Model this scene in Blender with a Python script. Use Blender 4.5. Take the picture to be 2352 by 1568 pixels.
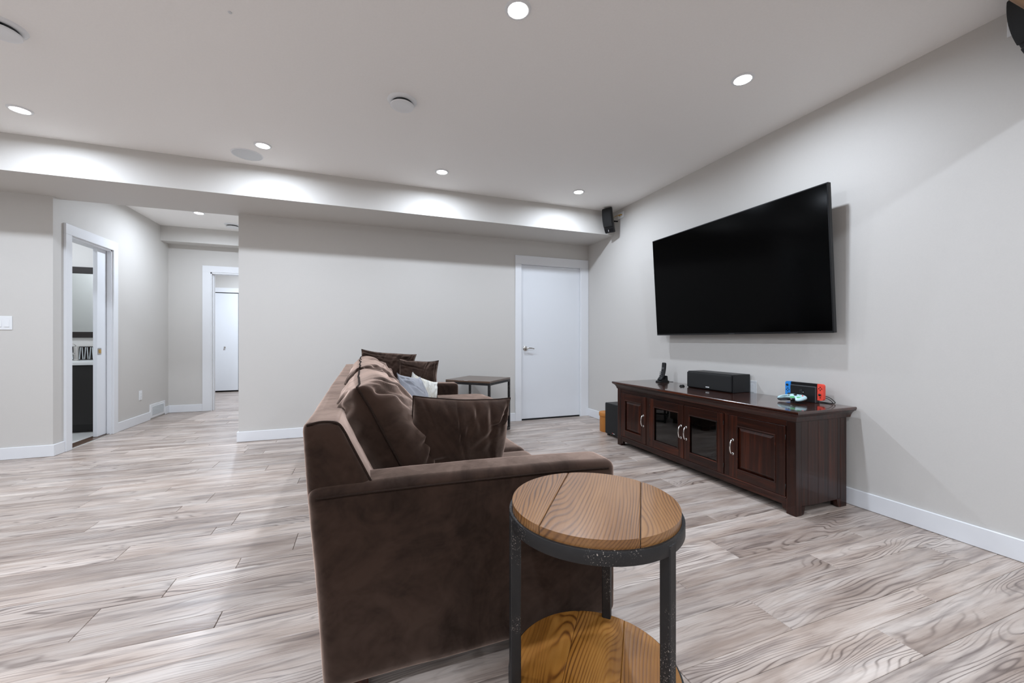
import bpy, bmesh, math, random
from mathutils import Vector, Matrix, noise, Euler
random.seed(7)
for o in list(bpy.data.objects): bpy.data.objects.remove(o, do_unlink=True)
S = bpy.context.scene
COL = S.collection
# ------------------------------------------------------------------ camera
FPX = 918.0
cam = bpy.data.objects.new('camera', bpy.data.cameras.new('camera'))
cam.data.sensor_width = 36.0; cam.data.sensor_fit = 'HORIZONTAL'
cam.data.lens = 36.0*FPX/2352.0
cam.data.shift_y = -4.0/2352.0
cam.data.clip_start = 0.02
cam.location = (0, 0, 1.05)
cam.rotation_euler = (math.radians(90), 0, math.radians(-20.43))
COL.objects.link(cam); S.camera = cam
# ------------------------------------------------------------------ world / exposure
W = bpy.data.worlds.new('world'); S.world = W; W.use_nodes = True
W.node_tree.nodes['Background'].inputs[0].default_value = (0.8, 0.85, 0.9, 1)
W.node_tree.nodes['Background'].inputs[1].default_value = 0.3
S.view_settings.view_transform = 'Standard'; S.view_settings.look = 'None'
S.view_settings.exposure = -0.06; S.view_settings.gamma = 1.0
S.view_settings.use_curve_mapping = False
LAMP_W = 15.0
LAMP_COL = (0.865, 0.965, 1.105)
# ------------------------------------------------------------------ room numbers
XW, YB, ZC = 2.922, 4.824, 2.632          # tv wall, back wall, ceiling
XD = -2.622                               # hall wall with the pocket door
XE = -1.198                               # free end of the back wall
YS0, YS1, ZS = 4.212, 4.915, 2.345        # soffit front, back, underside
YH = 7.10                                 # end of the hall
XL, YR = -4.4, -3.0                       # walls out of the picture
R = math.radians

# ================================================================== materials
MATS = {}
class NB:
    def __init__(s, name):
        s.m = bpy.data.materials.new(name); s.m.use_nodes = True
        s.nt = s.m.node_tree; s.b = s.nt.nodes['Principled BSDF']
        s.out = s.nt.nodes['Material Output']
    def n(s, t, **kw):
        x = s.nt.nodes.new(t)
        for k, v in kw.items():
            if k in x.inputs.keys() if isinstance(k, str) else False: x.inputs[k].default_value = v
            else: setattr(x, k, v)
        return x
    def l(s, a, b): s.nt.links.new(a, b)
    def set(s, **kw):
        for k, v in kw.items(): s.b.inputs[k.replace('_', ' ')].default_value = v
    def coord(s, scale=(1,1,1), kind='Object', rnd=0.0, rot=(0,0,0)):
        tc = s.n('ShaderNodeTexCoord'); mp = s.n('ShaderNodeMapping')
        mp.inputs['Scale'].default_value = scale; mp.inputs['Rotation'].default_value = rot
        src = tc.outputs[kind]
        if rnd:
            oi = s.n('ShaderNodeObjectInfo'); mu = s.n('ShaderNodeMath', operation='MULTIPLY'); mu.inputs[1].default_value = rnd
            s.l(oi.outputs['Random'], mu.inputs[0])
            ad = s.n('ShaderNodeVectorMath', operation='ADD'); s.l(src, ad.inputs[0]); s.l(mu.outputs[0], ad.inputs[1]); src = ad.outputs[0]
        s.l(src, mp.inputs['Vector']); return mp.outputs[0]
    def noise(s, vec, scale=5, detail=4, rough=.5, dist=0.0):
        x = s.n('ShaderNodeTexNoise'); x.inputs['Scale'].default_value = scale; x.inputs['Detail'].default_value = detail
        x.inputs['Roughness'].default_value = rough; x.inputs['Distortion'].default_value = dist
        s.l(vec, x.inputs['Vector']); return x.outputs['Fac']
    def ramp(s, fac, stops, interp='LINEAR'):
        x = s.n('ShaderNodeValToRGB'); e = x.color_ramp.elements; x.color_ramp.interpolation = interp
        while len(e) < len(stops): e.new(0.5)
        for i, (p, c) in enumerate(stops): e[i].position = p; e[i].color = (*c, 1) if len(c) == 3 else c
        s.l(fac, x.inputs[0]); return x.outputs[0]
    def mix(s, fac, a, b, typ='MIX'):
        x = s.n('ShaderNodeMix', data_type='RGBA', blend_type=typ)
        for i, v in ((0, fac), (6, a), (7, b)):
            if hasattr(v, 'links'): s.l(v, x.inputs[i])
            else: x.inputs[i].default_value = v if i == 0 else (*v, 1)
        return x.outputs[2]
    def math(s, op, a, b=None, c=None):
        x = s.n('ShaderNodeMath', operation=op)
        for i, v in enumerate((a, b, c)):
            if v is None: continue
            if hasattr(v, 'links'): s.l(v, x.inputs[i])
            else: x.inputs[i].default_value = v
        return x.outputs[0]
    def bump(s, h, strength=.2, dist=.01):
        x = s.n('ShaderNodeBump'); x.inputs['Strength'].default_value = strength; x.inputs['Distance'].default_value = dist
        s.l(h, x.inputs['Height']); s.l(x.outputs[0], s.b.inputs['Normal'])
    def base(s, c): s.l(c, s.b.inputs['Base Color'])
def simple(name, col, rough=.5, metal=0.0, spec=.5, coat=0.0, nscale=0, nstr=.1, emit=0, ecol=None):
    b = NB(name); b.set(Base_Color=(*col, 1), Roughness=rough, Metallic=metal, Coat_Weight=coat)
    b.b.inputs['Specular IOR Level'].default_value = spec
    if nscale:
        f = b.noise(b.coord(), nscale, 3); b.bump(f, nstr, .004)
        b.base(b.mix(b.math('MULTIPLY', f, .25), col, tuple(x*.8 for x in col)))
    if emit:
        b.set(Emission_Strength=emit); b.b.inputs['Emission Color'].default_value = (*(ecol or col), 1)
    MATS[name] = b.m; return b.m

simple('wall_paint', (.625, .602, .570), .62, nscale=160, nstr=.05)
simple('ceiling_paint', (.96, .94, .912), .8, nscale=90, nstr=.10)
simple('trim_white', (.80, .81, .83), .38)
simple('door_white', (.78, .80, .83), .42)
simple('plastic_white', (.82, .83, .84), .35)
simple('grille_white', (.66, .68, .69), .6)
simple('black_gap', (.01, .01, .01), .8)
simple('black_satin', (.009, .009, .010), .45, spec=.35)
simple('black_grille', (.007, .0072, .0075), .75, nscale=900, nstr=.35)
simple('black_plastic', (.008, .008, .009), .35, spec=.3)
simple('grey_plastic', (.055, .056, .06), .4)
simple('black_rubber', (.008, .008, .008), .55)
simple('chrome', (.75, .74, .72), .16, metal=1)
simple('nickel', (.55, .53, .50), .26, metal=1)
simple('brass', (.70, .45, .14), .3, metal=1)
simple('logo_silver', (.75, .75, .76), .35, metal=.6)
simple('print_white', (.85, .86, .86), .5)
simple('red_plastic', (.90, .075, .045), .45)
simple('blue_plastic', (.025, .27, .78), .42)
simple('controller_shell', (.55, .80, .86), .38)
simple('controller_green', (.22, .75, .34), .4)
simple('orange_card', (.52, .20, .035), .55, nscale=60, nstr=.05)
simple('dark_laminate', (.016, .014, .013), .45)
simple('dark_frame', (.012, .007, .005), .5, nscale=200, nstr=.2)
simple('counter_white', (.82, .82, .80), .25)
simple('mirror', (.80, .83, .82), .04, metal=1)
simple('tile_dark', (.012, .008, .008), .2)
simple('tile_light', (.62, .66, .66), .25)
simple('bath_floor', (.62, .61, .58), .35)
simple('lamp_lens', (1, 1, 1), .5, emit=26, ecol=(1, .985, .965))
simple('bright_room', (.80, .82, .84), .6)
simple('red_led', (.6, .02, .02), .4, emit=2.5, ecol=(1, .05, .05))
simple('shelf_wood', (.21, .125, .10), .4)
simple('copper_wire', (.55, .33, .12), .4)
# dark glossy television screen
b = NB('tv_screen'); b.set(Base_Color=(.0008, .0008, .0009, 1), Roughness=.13); b.b.inputs['Specular IOR Level'].default_value = .06; MATS['tv_screen'] = b.m
# clear glass pane
b = NB('glass'); b.set(Base_Color=(.9, .93, .92, 1), Roughness=.02, IOR=1.45)
tr = b.n('ShaderNodeBsdfTransparent'); tr.inputs[0].default_value = (.93, .94, .935, 1)
gl = b.n('ShaderNodeBsdfGlossy'); gl.inputs['Roughness'].default_value = .03; gl.inputs[0].default_value = (.9, .9, .9, 1)
fr = b.n('ShaderNodeFresnel'); fr.inputs[0].default_value = 1.75
mx = b.n('ShaderNodeMixShader'); b.l(fr.outputs[0], mx.inputs[0]); b.l(tr.outputs[0], mx.inputs[1]); b.l(gl.outputs[0], mx.inputs[2]); b.l(mx.outputs[0], b.out.inputs[0]); MATS['glass'] = b.m

# wood-look vinyl plank, local x along the plank; every plank draws its own stretch of grain
def floor_mat():
    b = NB('floor_plank')
    oi = b.n('ShaderNodeObjectInfo'); rnd = oi.outputs['Random']
    v = b.coord((1, 1, 1), rnd=37.0)
    mp = lambda sc: (lambda m: (setattr(m.inputs['Scale'], 'default_value', sc), b.l(v, m.inputs['Vector']), m.outputs[0])[2])(b.n('ShaderNodeMapping'))
    broad = b.noise(mp((1.1, 7.0, 1)), 1.6, 3, .55, .4)
    base = b.ramp(broad, [(.30, (.30, .230, .190)), (.44, (.43, .350, .300)), (.58, (.52, .445, .395)), (.75, (.62, .555, .505))])
    # grain lines: bands across the board, bent by slow noise into cathedrals
    warp = b.noise(mp((.8, 4.2, 1)), 1.5, 2, .45, .35)
    sx = b.n('ShaderNodeSeparateXYZ'); b.l(v, sx.inputs[0])
    ph = b.math('ADD', b.math('MULTIPLY', sx.outputs[1], 400.0), b.math('MULTIPLY', warp, 120.0))
    band = b.math('ADD', b.math('MULTIPLY', b.math('SINE', ph), .5), .5)
    band = b.math('POWER', band, 5.0)
    patch = b.ramp(b.noise(mp((1.3, 4.5, 1)), 1.3, 2), [(.42, (.06, .06, .06)), (.60, (1, 1, 1))])
    fine = b.noise(mp((5, 120, 1)), 1.5, 4, .65)
    c1 = b.mix(b.math('MULTIPLY', b.math('MULTIPLY', band, patch), .85), base, (.12, .086, .072))
    streak = b.ramp(b.noise(mp((2.2, 26, 1)), 1.2, 3, .6), [(.50, (0, 0, 0)), (.70, (1, 1, 1))])
    c2 = b.mix(b.math('MULTIPLY', streak, .62), c1, (.155, .122, .112))
    c3 = b.mix(.9, c2, b.mix(fine, (.25, .25, .25), (.78, .78, .78)), 'SOFT_LIGHT')
    knot = b.ramp(b.noise(mp((2.0, 5.5, 1)), 1.7, 1), [(.76, (0, 0, 0)), (.84, (1, 1, 1))])
    c4 = b.mix(b.math('MULTIPLY', knot, .6), c3, (.09, .07, .065))
    tone = b.ramp(rnd, [(0, (.80, .78, .77)), (.5, (1, 1, 1)), (1, (1.16, 1.15, 1.14))])
    b.base(b.mix(1.0, c4, tone, 'MULTIPLY'))
    b.l(b.math('ADD', b.math('MULTIPLY', fine, .16), .22), b.b.inputs['Roughness'])
    b.b.inputs['Specular IOR Level'].default_value = .5
    b.bump(b.math('ADD', b.math('MULTIPLY', fine, .5), band), .10, .002)
    MATS['floor_plank'] = b.m
floor_mat()
simple('floor_core', (.10, .085, .08), .7)

def wood(name, axis, cols, ring=38, rough=.25, coat=.6, warpk=16, gloss_bump=.04, rnd=11.0, contrast=1.0, stretch=.16, coatr=.12, wscale=3.2, spec=.5, thin=False):
    """furniture wood; axis = object axis the grain runs along"""
    b = NB(name); v = b.coord(rnd=rnd)
    sc = [1.0, 1.0, 1.0]; sc[axis] = stretch
    m = b.n('ShaderNodeMapping'); m.inputs['Scale'].default_value = sc; b.l(v, m.inputs['Vector']); q = m.outputs[0]
    warp = b.noise(q, wscale, 2, .5, .4)
    sx = b.n('ShaderNodeSeparateXYZ'); b.l(q, sx.inputs[0])
    across = [i for i in range(3) if i != axis]
    su = b.math('ADD', sx.outputs[across[0]], b.math('MULTIPLY', sx.outputs[across[1]], .83))
    band = b.math('ADD', b.math('MULTIPLY', b.math('SINE', b.math('ADD', b.math('MULTIPLY', su, ring*6.0), b.math('MULTIPLY', warp, warpk*2.2))), .5), .5)
    if thin: band = b.math('SUBTRACT', 1.0, b.math('MULTIPLY', b.math('POWER', band, 3.0), b.ramp(b.noise(q, 7.0, 2), [(.35, (.25, .25, .25)), (.6, (1, 1, 1))])))
    sc2 = [60.0]*3; sc2[axis] = 3.0
    m2 = b.n('ShaderNodeMapping'); m2.inputs['Scale'].default_value = sc2; b.l(v, m2.inputs['Vector'])
    fine = b.noise(m2.outputs[0], 1.6, 4, .6)
    big = b.noise(q, 5.5, 3, .55, .3)
    f = b.math('ADD', b.math('MULTIPLY', band, .30*contrast), b.math('ADD', b.math('MULTIPLY', big, .55), b.math('MULTIPLY', fine, .28)))
    b.base(b.ramp(f, cols)); b.set(Roughness=rough, Coat_Weight=coat, Coat_Roughness=coatr); b.b.inputs['Specular IOR Level'].default_value = spec
    b.bump(b.math('ADD', fine, band), gloss_bump, .003)
    MATS[name] = b.m
cherry = [(.32, (.008, .0024, .0015)), (.48, (.028, .0066, .003)), (.62, (.085, .018, .0065)), (.76, (.22, .058, .015))]
for ax, nm in ((0, 'x'), (1, 'y'), (2, 'z')): wood('cherry_'+nm, ax, cherry, ring=30, rough=.32, coat=.22, contrast=.22, coatr=.06, spec=.3)
wood('cherry_top', 1, cherry, ring=45, rough=.22, coat=.7, contrast=.45, coatr=.04)
oak = [(.25, (.032, .012, .004)), (.48, (.115, .046, .013)), (.68, (.215, .094, .027)), (.92, (.31, .155, .052))]
wood('oak_top', 0, oak, ring=95, rough=.40, coat=.5, gloss_bump=.10, warpk=80, contrast=.95, stretch=.22, wscale=4.2, thin=True)
wood('oak_shelf', 0, [(.25, (.035, .011, .002)), (.48, (.15, .052, .009)), (.68, (.30, .12, .020)), (.92, (.42, .20, .045))], ring=70, rough=.34, coat=.4, gloss_bump=.10, warpk=85, contrast=1.15, stretch=.22, wscale=4.2, thin=True)
wood('walnut_y', 1, [(.25, (.03, .016, .010)), (.5, (.085, .05, .033)), (.75, (.14, .09, .062))], ring=70, rough=.3, coat=.3)
wood('beam_wood', 0, [(.25, (.06, .028, .012)), (.5, (.17, .085, .036)), (.8, (.30, .17, .08))], ring=18, rough=.6, coat=0, gloss_bump=.5)

# forged iron with bright specks where paint is chipped
b = NB('iron'); v = b.coord(); sp = b.ramp(b.noise(v, 300, 1, .5), [(.64, (0, 0, 0)), (.69, (1, 1, 1))])
msk = b.ramp(b.noise(v, 9, 2), [(.5, (0, 0, 0)), (.66, (1, 1, 1))])
b.base(b.mix(b.math('MULTIPLY', sp, msk), b.mix(b.noise(v, 14, 3), (.012, .0115, .012), (.028, .027, .027)), (.42, .36, .32))); b.set(Roughness=.48, Metallic=.35); b.bump(b.noise(v, 40, 3), .25, .003); MATS['iron'] = b.m

def velvet(name, dark, lightc, sheen, seed):
    b = NB(name); v = b.coord((1, 1, 1))
    nap = b.noise(v, 3.4, 4, .62, 1.2); nap2 = b.noise(v, 13, 3, .6, .8)
    f = b.math('ADD', b.math('MULTIPLY', nap, .75), b.math('MULTIPLY', nap2, .3))
    b.base(b.ramp(f, [(.36, dark), (.62, lightc)])); b.set(Roughness=.82, Sheen_Weight=sheen*.7, Sheen_Roughness=.30)
    b.b.inputs['Sheen Tint'].default_value = (1.0, .74, .62, 1); b.b.inputs['Specular IOR Level'].default_value = .15
    b.bump(b.math('ADD', b.math('MULTIPLY', b.noise(v, 260, 2), .25), b.math('MULTIPLY', nap2, 1.0)), .22, .006)
    sh = b.n('ShaderNodeBsdfSheen', distribution='ASHIKHMIN'); b.l(b.ramp(f, [(.36, (.10, .067, .051)), (.62, (.29, .212, .172))]), sh.inputs['Color']); sh.inputs['Roughness'].default_value = .45
    ad = b.n('ShaderNodeAddShader'); b.l(b.b.outputs[0], ad.inputs[0]); b.l(sh.outputs[0], ad.inputs[1]); b.l(ad.outputs[0], b.out.inputs[0])
    MATS[name] = b.m
velvet('velvet', (.0125, .0060, .0034), (.034, .0175, .0112), 1.0, 1)
simple('velvet_piping', (.018, .010, .007), .85, spec=.1)
b = NB('grey_linen'); v = b.coord(); wv = b.noise(v, 420, 2); b.base(b.mix(wv, (.19, .195, .225), (.33, .335, .36))); b.set(Roughness=.9, Sheen_Weight=.2); b.bump(wv, .2, .002); MATS['grey_linen'] = b.m
# printed linen: sketchy gold and grey lines on off-white
b = NB('printed_linen'); v = b.coord(); d = b.noise(v, 16, 4, .6, 1.0)
ln = b.ramp(b.math('FRACT', b.math('MULTIPLY', d, 9.0)), [(.0, (1, 1, 1)), (.13, (1, 1, 1)), (.2, (0, 0, 0))])
tint = b.mix(b.ramp(b.noise(v, 9, 2), [(.48, (0, 0, 0)), (.56, (1, 1, 1))]), (.42, .30, .11), (.17, .16, .15))
bk = b.n('ShaderNodeTexBrick'); bk.inputs['Scale'].default_value = 22; bk.inputs['Color1'].default_value = (0, 0, 0, 1); bk.inputs['Color2'].default_value = (0, 0, 0, 1); bk.inputs['Mortar'].default_value = (1, 1, 1, 1); bk.inputs['Mortar Size'].default_value = .03; b.l(v, bk.inputs['Vector'])
pt = b.math('MULTIPLY', b.math('MAXIMUM', ln, b.math('MULTIPLY', bk.outputs['Color'], .6)), b.ramp(b.noise(v, 12, 1), [(.40, (.15, .15, .15)), (.56, (1, 1, 1))]))
b.base(b.mix(b.math('MULTIPLY', pt, .8), (.74, .73, .68), tint)); b.set(Roughness=.9); MATS['printed_linen'] = b.m

# ================================================================== mesh helpers
def top(o):
    while o.parent: o = o.parent
    return o
def obj(name, bm, mat, parent=None, local=False, smooth=False, auto=None):
    """link bm as one mesh object; bm is in world space unless local"""
    me = bpy.data.meshes.new(name)
    if parent and not local:
        bmesh.ops.translate(bm, verts=bm.verts, vec=-top(parent).location)
    bmesh.ops.recalc_face_normals(bm, faces=bm.faces)
    bm.to_mesh(me); bm.free()
    if smooth:
        for p in me.polygons: p.use_smooth = True
        if auto: me.set_sharp_from_angle(angle=R(auto))
    me.materials.append(MATS[mat] if isinstance(mat, str) else mat)
    o = bpy.data.objects.new(name, me); COL.objects.link(o)
    if parent: o.parent = parent
    return o
def tag(o, label, cat, group=None):
    o['label'] = label; o['category'] = cat
    if group: o['group'] = group
    return o
def thing(name, label, cat, loc=(0, 0, 0), rot=(0, 0, 0), group=None):
    o = bpy.data.objects.new(name, None); o.empty_display_size = .05; COL.objects.link(o)
    o.location = loc; o.rotation_euler = rot
    return tag(o, label, cat, group)
def struct(o, label=None):
    o['kind'] = 'structure'
    if label: o['label'] = label
    return o
def sempty(name, loc=(0, 0, 0), label=None):
    o = bpy.data.objects.new(name, None); o.empty_display_size = .05; COL.objects.link(o); o.location = loc
    return struct(o, label)
def copy_tree(o, parent=None):
    c = o.copy(); COL.objects.link(c); c.parent = parent
    for ch in o.children: copy_tree(ch, c)
    return c
def B(): return bmesh.new()
def box(bm, x0, x1, y0, y1, z0, z1, bev=0.0, seg=2):
    t = bmesh.new()
    vs = [t.verts.new((x, y, z)) for x in (x0, x1) for y in (y0, y1) for z in (z0, z1)]
    for f in ((0, 1, 3, 2), (4, 6, 7, 5), (0, 4, 5, 1), (2, 3, 7, 6), (0, 2, 6, 4), (1, 5, 7, 3)): t.faces.new([vs[i] for i in f])
    if bev: bmesh.ops.bevel(t, geom=list(t.edges), offset=bev, segments=seg, affect='EDGES', profile=.5)
    return merge(bm, t)
def merge(bm, t, mat=None):
    if mat is not None: t.transform(mat)
    vm = [bm.verts.new(v.co) for v in t.verts]
    t.verts.index_update()
    for f in t.faces:
        try: bm.faces.new([vm[v.index] for v in f.verts])
        except ValueError: pass
    t.free(); return bm
def bx(*a, **k): return box(bmesh.new(), *a, **k)
def prism(bm, pts, axis, a0, a1):
    """extrude a closed 2-D outline along an axis; pts are the two other axes in order"""
    def P(p, a):
        q = list(p); q.insert(axis, a); return q
    r0 = [bm.verts.new(P(p, a0)) for p in pts]; r1 = [bm.verts.new(P(p, a1)) for p in pts]
    n = len(pts)
    for i in range(n): bm.faces.new((r0[i], r0[(i+1) % n], r1[(i+1) % n], r1[i]))
    bm.faces.new(r0); bm.faces.new(r1[::-1]); return bm
def lathe(bm, prof, seg=48, c=(0, 0, 0), axis='z'):
    rings = []
    for r, z in prof:
        if r < 1e-6: rings.append([bm.verts.new((0, 0, z))]); continue
        rings.append([bm.verts.new((r*math.cos(2*math.pi*i/seg), r*math.sin(2*math.pi*i/seg), z)) for i in range(seg)])
    allv = [v for q in rings for v in q]
    for a, b_ in zip(rings, rings[1:]):
        for i in range(seg):
            j = (i+1) % seg
            if len(a) == 1 and len(b_) == 1: continue
            if len(a) == 1: bm.faces.new((a[0], b_[i], b_[j]))
            elif len(b_) == 1: bm.faces.new((a[i], a[j], b_[0]))
            else: bm.faces.new((a[i], a[j], b_[j], b_[i]))
    m = {'z': Matrix(), 'x': Matrix.Rotation(R(90), 4, 'Y'), 'y': Matrix.Rotation(R(-90), 4, 'X')}[axis]
    for v in allv: v.co = m @ v.co + Vector(c)
    return bm
def tube(bm, pts, rad, seg=8, closed=False):
    pts = [Vector(p) for p in pts]; n = len(pts); rings = []
    up = Vector((0, 0, 1)); prev = None
    for i, p in enumerate(pts):
        t = (pts[(i+1) % n]-pts[i-1]) if closed else (pts[min(i+1, n-1)]-pts[max(i-1, 0)])
        t.normalize()
        a = (prev - t*prev.dot(t)) if prev else t.cross(up if abs(t.z) < .9 else Vector((1, 0, 0)))
        if a.length < 1e-6: a = t.orthogonal()
        a.normalize(); prev = a; b_ = t.cross(a)
        rr = rad[i] if isinstance(rad, (list, tuple)) else rad
        rings.append([bm.verts.new(p+(a*math.cos(2*math.pi*k/seg)+b_*math.sin(2*math.pi*k/seg))*rr) for k in range(seg)])
    m = n if closed else n-1
    for i in range(m):
        q, s = rings[i], rings[(i+1) % n]
        for k in range(seg): bm.faces.new((q[k], q[(k+1) % seg], s[(k+1) % seg], s[k]))
    if not closed: bm.faces.new(rings[0][::-1]); bm.faces.new(rings[-1])
    return bm
def curve_pts(ctrl, n=24):
    """Catmull-Rom through control points"""
    c = [Vector(p) for p in ctrl]; c = [2*c[0]-c[1]]+c+[2*c[-1]-c[-2]]; out = []
    for i in range(1, len(c)-2):
        for k in range(n):
            t = k/n; p0, p1, p2, p3 = c[i-1:i+3]
            out.append(.5*((2*p1)+(p2-p0)*t+(2*p0-5*p1+4*p2-p3)*t*t+(3*p1-p0-3*p2+p3)*t**3))
    return out+[c[-2]]
def roundbox(lo, hi, r, fn=None, n=14, e=4):
    """rounded box on a fine grid, optionally deformed by fn(co)->co"""
    lo, hi = Vector(lo), Vector(hi); c = (lo+hi)/2; h = (hi-lo)/2
    def axis(k):
        f = min(r/h[k], .99)
        a = [-1+f*(1-math.cos(i/e*math.pi/2)) for i in range(e)]
        mid = [-1+f+(2-2*f)*i/n for i in range(n+1)]
        return a+mid+[-x for x in a[::-1]]
    ax = [axis(k) for k in range(3)]; N = len(ax[0])
    t = bmesh.new(); cache = {}
    def V(i, j, k):
        key = (i, j, k)
        if key not in cache:
            p = Vector((ax[0][i]*h[0], ax[1][j]*h[1], ax[2][k]*h[2]))
            core = Vector([max(-(h[q]-r), min(h[q]-r, p[q])) for q in range(3)])
            d = p-core
            if d.length > 1e-9: p = core + d.normalized()*r
            p = p+c
            if fn: p = fn(p.copy())
            cache[key] = t.verts.new(p)
        return cache[key]
    for a in range(3):
        b_, d = [q for q in range(3) if q != a]
        for side in (0, N-1):
            for i in range(N-1):
                for j in range(N-1):
                    q = []
                    for (s_, u_) in ((i, j), (i+1, j), (i+1, j+1), (i, j+1)):
                        idx = [0, 0, 0]; idx[a] = side; idx[b_] = s_; idx[d] = u_; q.append(V(*idx))
                    if len(set(q)) == 4: t.faces.new(q)
    return t
def fbm(p, o=3):
    s = 0; a = 1.0; f = 1.0
    for _ in range(o): s += a*noise.noise(p*f); a *= .5; f *= 2.1
    return s
def pillow(w, h, t, seed, n=64, pin=.06, wr=.010, sag=.2, side=0, expo=.5, creases=26):
    """knife-edge cushion in the local xy plane, thick along z; side +1/-1 keeps one panel only"""
    bm = bmesh.new(); sv = Vector((seed*3.7, seed*1.3, seed*.7)); rg = random.Random(seed)
    CR = {1: [], -1: []}
    for s in (1, -1):
        for i in range(creases):
            e_ = rg.randrange(4); a = rg.uniform(-.95, .95)
            if i % 3 == 0: a = rg.choice((-1, 1))*rg.uniform(.78, .98)
            o_ = ((a, -1), (a, 1), (-1, a), (1, a))[e_]
            tgt = (rg.uniform(-.45, .45)+a*.35*(e_ < 2), rg.uniform(-.45, .45)+a*.35*(e_ > 1))
            d = Vector((tgt[0]-o_[0], tgt[1]-o_[1])); L = d.length*rg.uniform(.5, 1.15); d.normalize()
            CR[s].append((o_[0], o_[1], d.x, d.y, L, rg.uniform(.035, .085), rg.uniform(.35, 1.0)*wr, rg.uniform(-.25, .25)))
    def P(u, v, s):
        x = w/2*u*(1-pin*(1-v**4)*u*u); y = h/2*v*(1-pin*(1-u**4)*v*v)
        th = t/2*(max(0, (1-abs(u)**2.4))*max(0, (1-abs(v)**2.4)))**expo*(1-sag*v)
        de = min(1-abs(u), 1-abs(v))
        q = Vector((u*1.4, v*1.4, s*.9))+sv
        c = 0.0
        for (ox, oy, dx, dy, L, wd, am, bend) in CR[s]:
            al = (u-ox)*dx+(v-oy)*dy
            if al < -.05 or al > L: continue
            f = al/L; pe = (u-ox)*-dy+(v-oy)*dx-bend*f*f*L
            if abs(pe) > wd*4: continue
            g = pe/wd
            c += am*(math.exp(-g*g)*-1.0+.62*math.exp(-(g-1.6)**2)+.62*math.exp(-(g+1.6)**2))*(1-f)**.7*min(1, (al+.05)/.12)
        z = s*(th + (fbm(q*.8, 2)*wr*.9+c)*(1-math.exp(-de*14)))
        if de < 1e-6: z = fbm(Vector((u*1.3, v*1.3, 0))+sv, 2)*wr*.5
        x += fbm(q*.9+Vector((9, 0, 0)), 1)*wr*.6; y += fbm(q*.9+Vector((0, 9, 0)), 1)*wr*.6
        return (x, y, z)
    us = [math.sin((i/n*2-1)*math.pi/2)*.45+(i/n*2-1)*.55 for i in range(n+1)]
    rim = {}
    for s in (1, -1):
        if side and s != side: continue
        g = {}
        for i in range(n+1):
            for j in range(n+1):
                on = i in (0, n) or j in (0, n)
                if on and (i, j) in rim: g[i, j] = rim[i, j]; continue
                g[i, j] = bm.verts.new(P(us[i], us[j], s))
                if on: rim[i, j] = g[i, j]
        for i in range(n):
            for j in range(n): bm.faces.new((g[i, j], g[i+1, j], g[i+1, j+1], g[i, j+1]))
    ring = [(i, 0) for i in range(n)]+[(n, j) for j in range(n)]+[(i, n) for i in range(n, 0, -1)]+[(0, j) for j in range(n, 0, -1)]
    return bm, [rim[k].co.copy() for k in ring]
def frame(pos, xdir, ydir):
    x = Vector(xdir).normalized(); y = Vector(ydir); y = (y-x*y.dot(x)).normalized(); z = x.cross(y)
    m = Matrix((x, y, z)).transposed().to_4x4(); m.translation = Vector(pos); return m

# ================================================================== structure
def wallbox(name, boxes, mat='wall_paint', parent=None):
    bm = B()
    for b_ in boxes: box(bm, *b_)
    o = obj(name, bm, mat, parent)
    return o if parent else struct(o)
T = .12
wallbox('wall_right', [(XW, XW+T, YR-T, YB+T, 0, ZC)])
DX0, DX1, DZ = 1.924, 2.800, 2.032
wallbox('wall_back', [(XE, DX0, YB, YB+T, 0, ZC), (DX1, XW, YB, YB+T, 0, ZC), (DX0, DX1, YB, YB+T, DZ, ZC)])
wallbox('wall_left', [(XL, XD-T, YB, YB+T, 0, ZC)])
PY0, PY1, PZ = 5.045, 5.725, 2.045
wallbox('wall_hall_left', [(XD-T, XD, YB, PY0, 0, ZC), (XD-T, XD, PY1, YH+T, 0, ZC), (XD-T, XD, PY0, PY1, PZ, ZC)])
HX0, HX1, HZ = -2.112, -1.36, 2.045
wallbox('wall_hall_end', [(XD, HX0, YH, YH+T, 0, ZC), (HX1, XE+.15, YH, YH+T, 0, ZC), (HX0, HX1, YH, YH+T, HZ, ZC)])
wallbox('wall_hall_right', [(XE, XE+T, YB+T, YH, 0, ZC)])
wallbox('wall_far_left', [(XL-T, XL, YR-T, YB+T, 0, ZC)])
wallbox('wall_rear', [(XL, XW, YR-T, YR, 0, ZC)])
# bathroom and far bedroom shells
BX0, BY1 = -4.5, 6.44
wallbox('wall_bathroom', [(BX0-T, BX0, YB+T, BY1+T, 0, ZC), (BX0, XD-T, BY1, BY1+T, 0, ZC)])
FY = 9.53
wallbox('wall_bedroom', [(-4.0, -3.88, YH+T, FY+.9, 0, ZC), (.3, .42, YH+T, FY+.9, 0, ZC),
    (-3.88, -2.85, FY, FY+T, 0, ZC), (-1.0, .3, FY, FY+T, 0, ZC), (-2.85, -1.0, FY, FY+T, 2.0, ZC), (-3.88, .3, FY+.78, FY+.9, 0, ZC),
    (-3.88, XD-T, YH, YH+T, 0, ZC), (XE+.15, .3, YH, YH+T, 0, ZC)])
ceil = struct(obj('ceiling', bx(XL-T, XW+T, YR-T, FY+.9, ZC, ZC+.1), 'ceiling_paint'))
obj('soffit', bx(XL, XW, YS0, YS1, ZS, ZC+.01), 'wall_paint', ceil)
obj('soffit', bx(XD, XE, 6.865, YH, 2.422, ZC+.01), 'wall_paint', ceil)
beam = struct(obj('trim_1', bx(-.6, XW, .50, .738, 2.29, ZC+.01, bev=.006), 'beam_wood'), 'rough-sawn brown wood beam across the ceiling')
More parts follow.
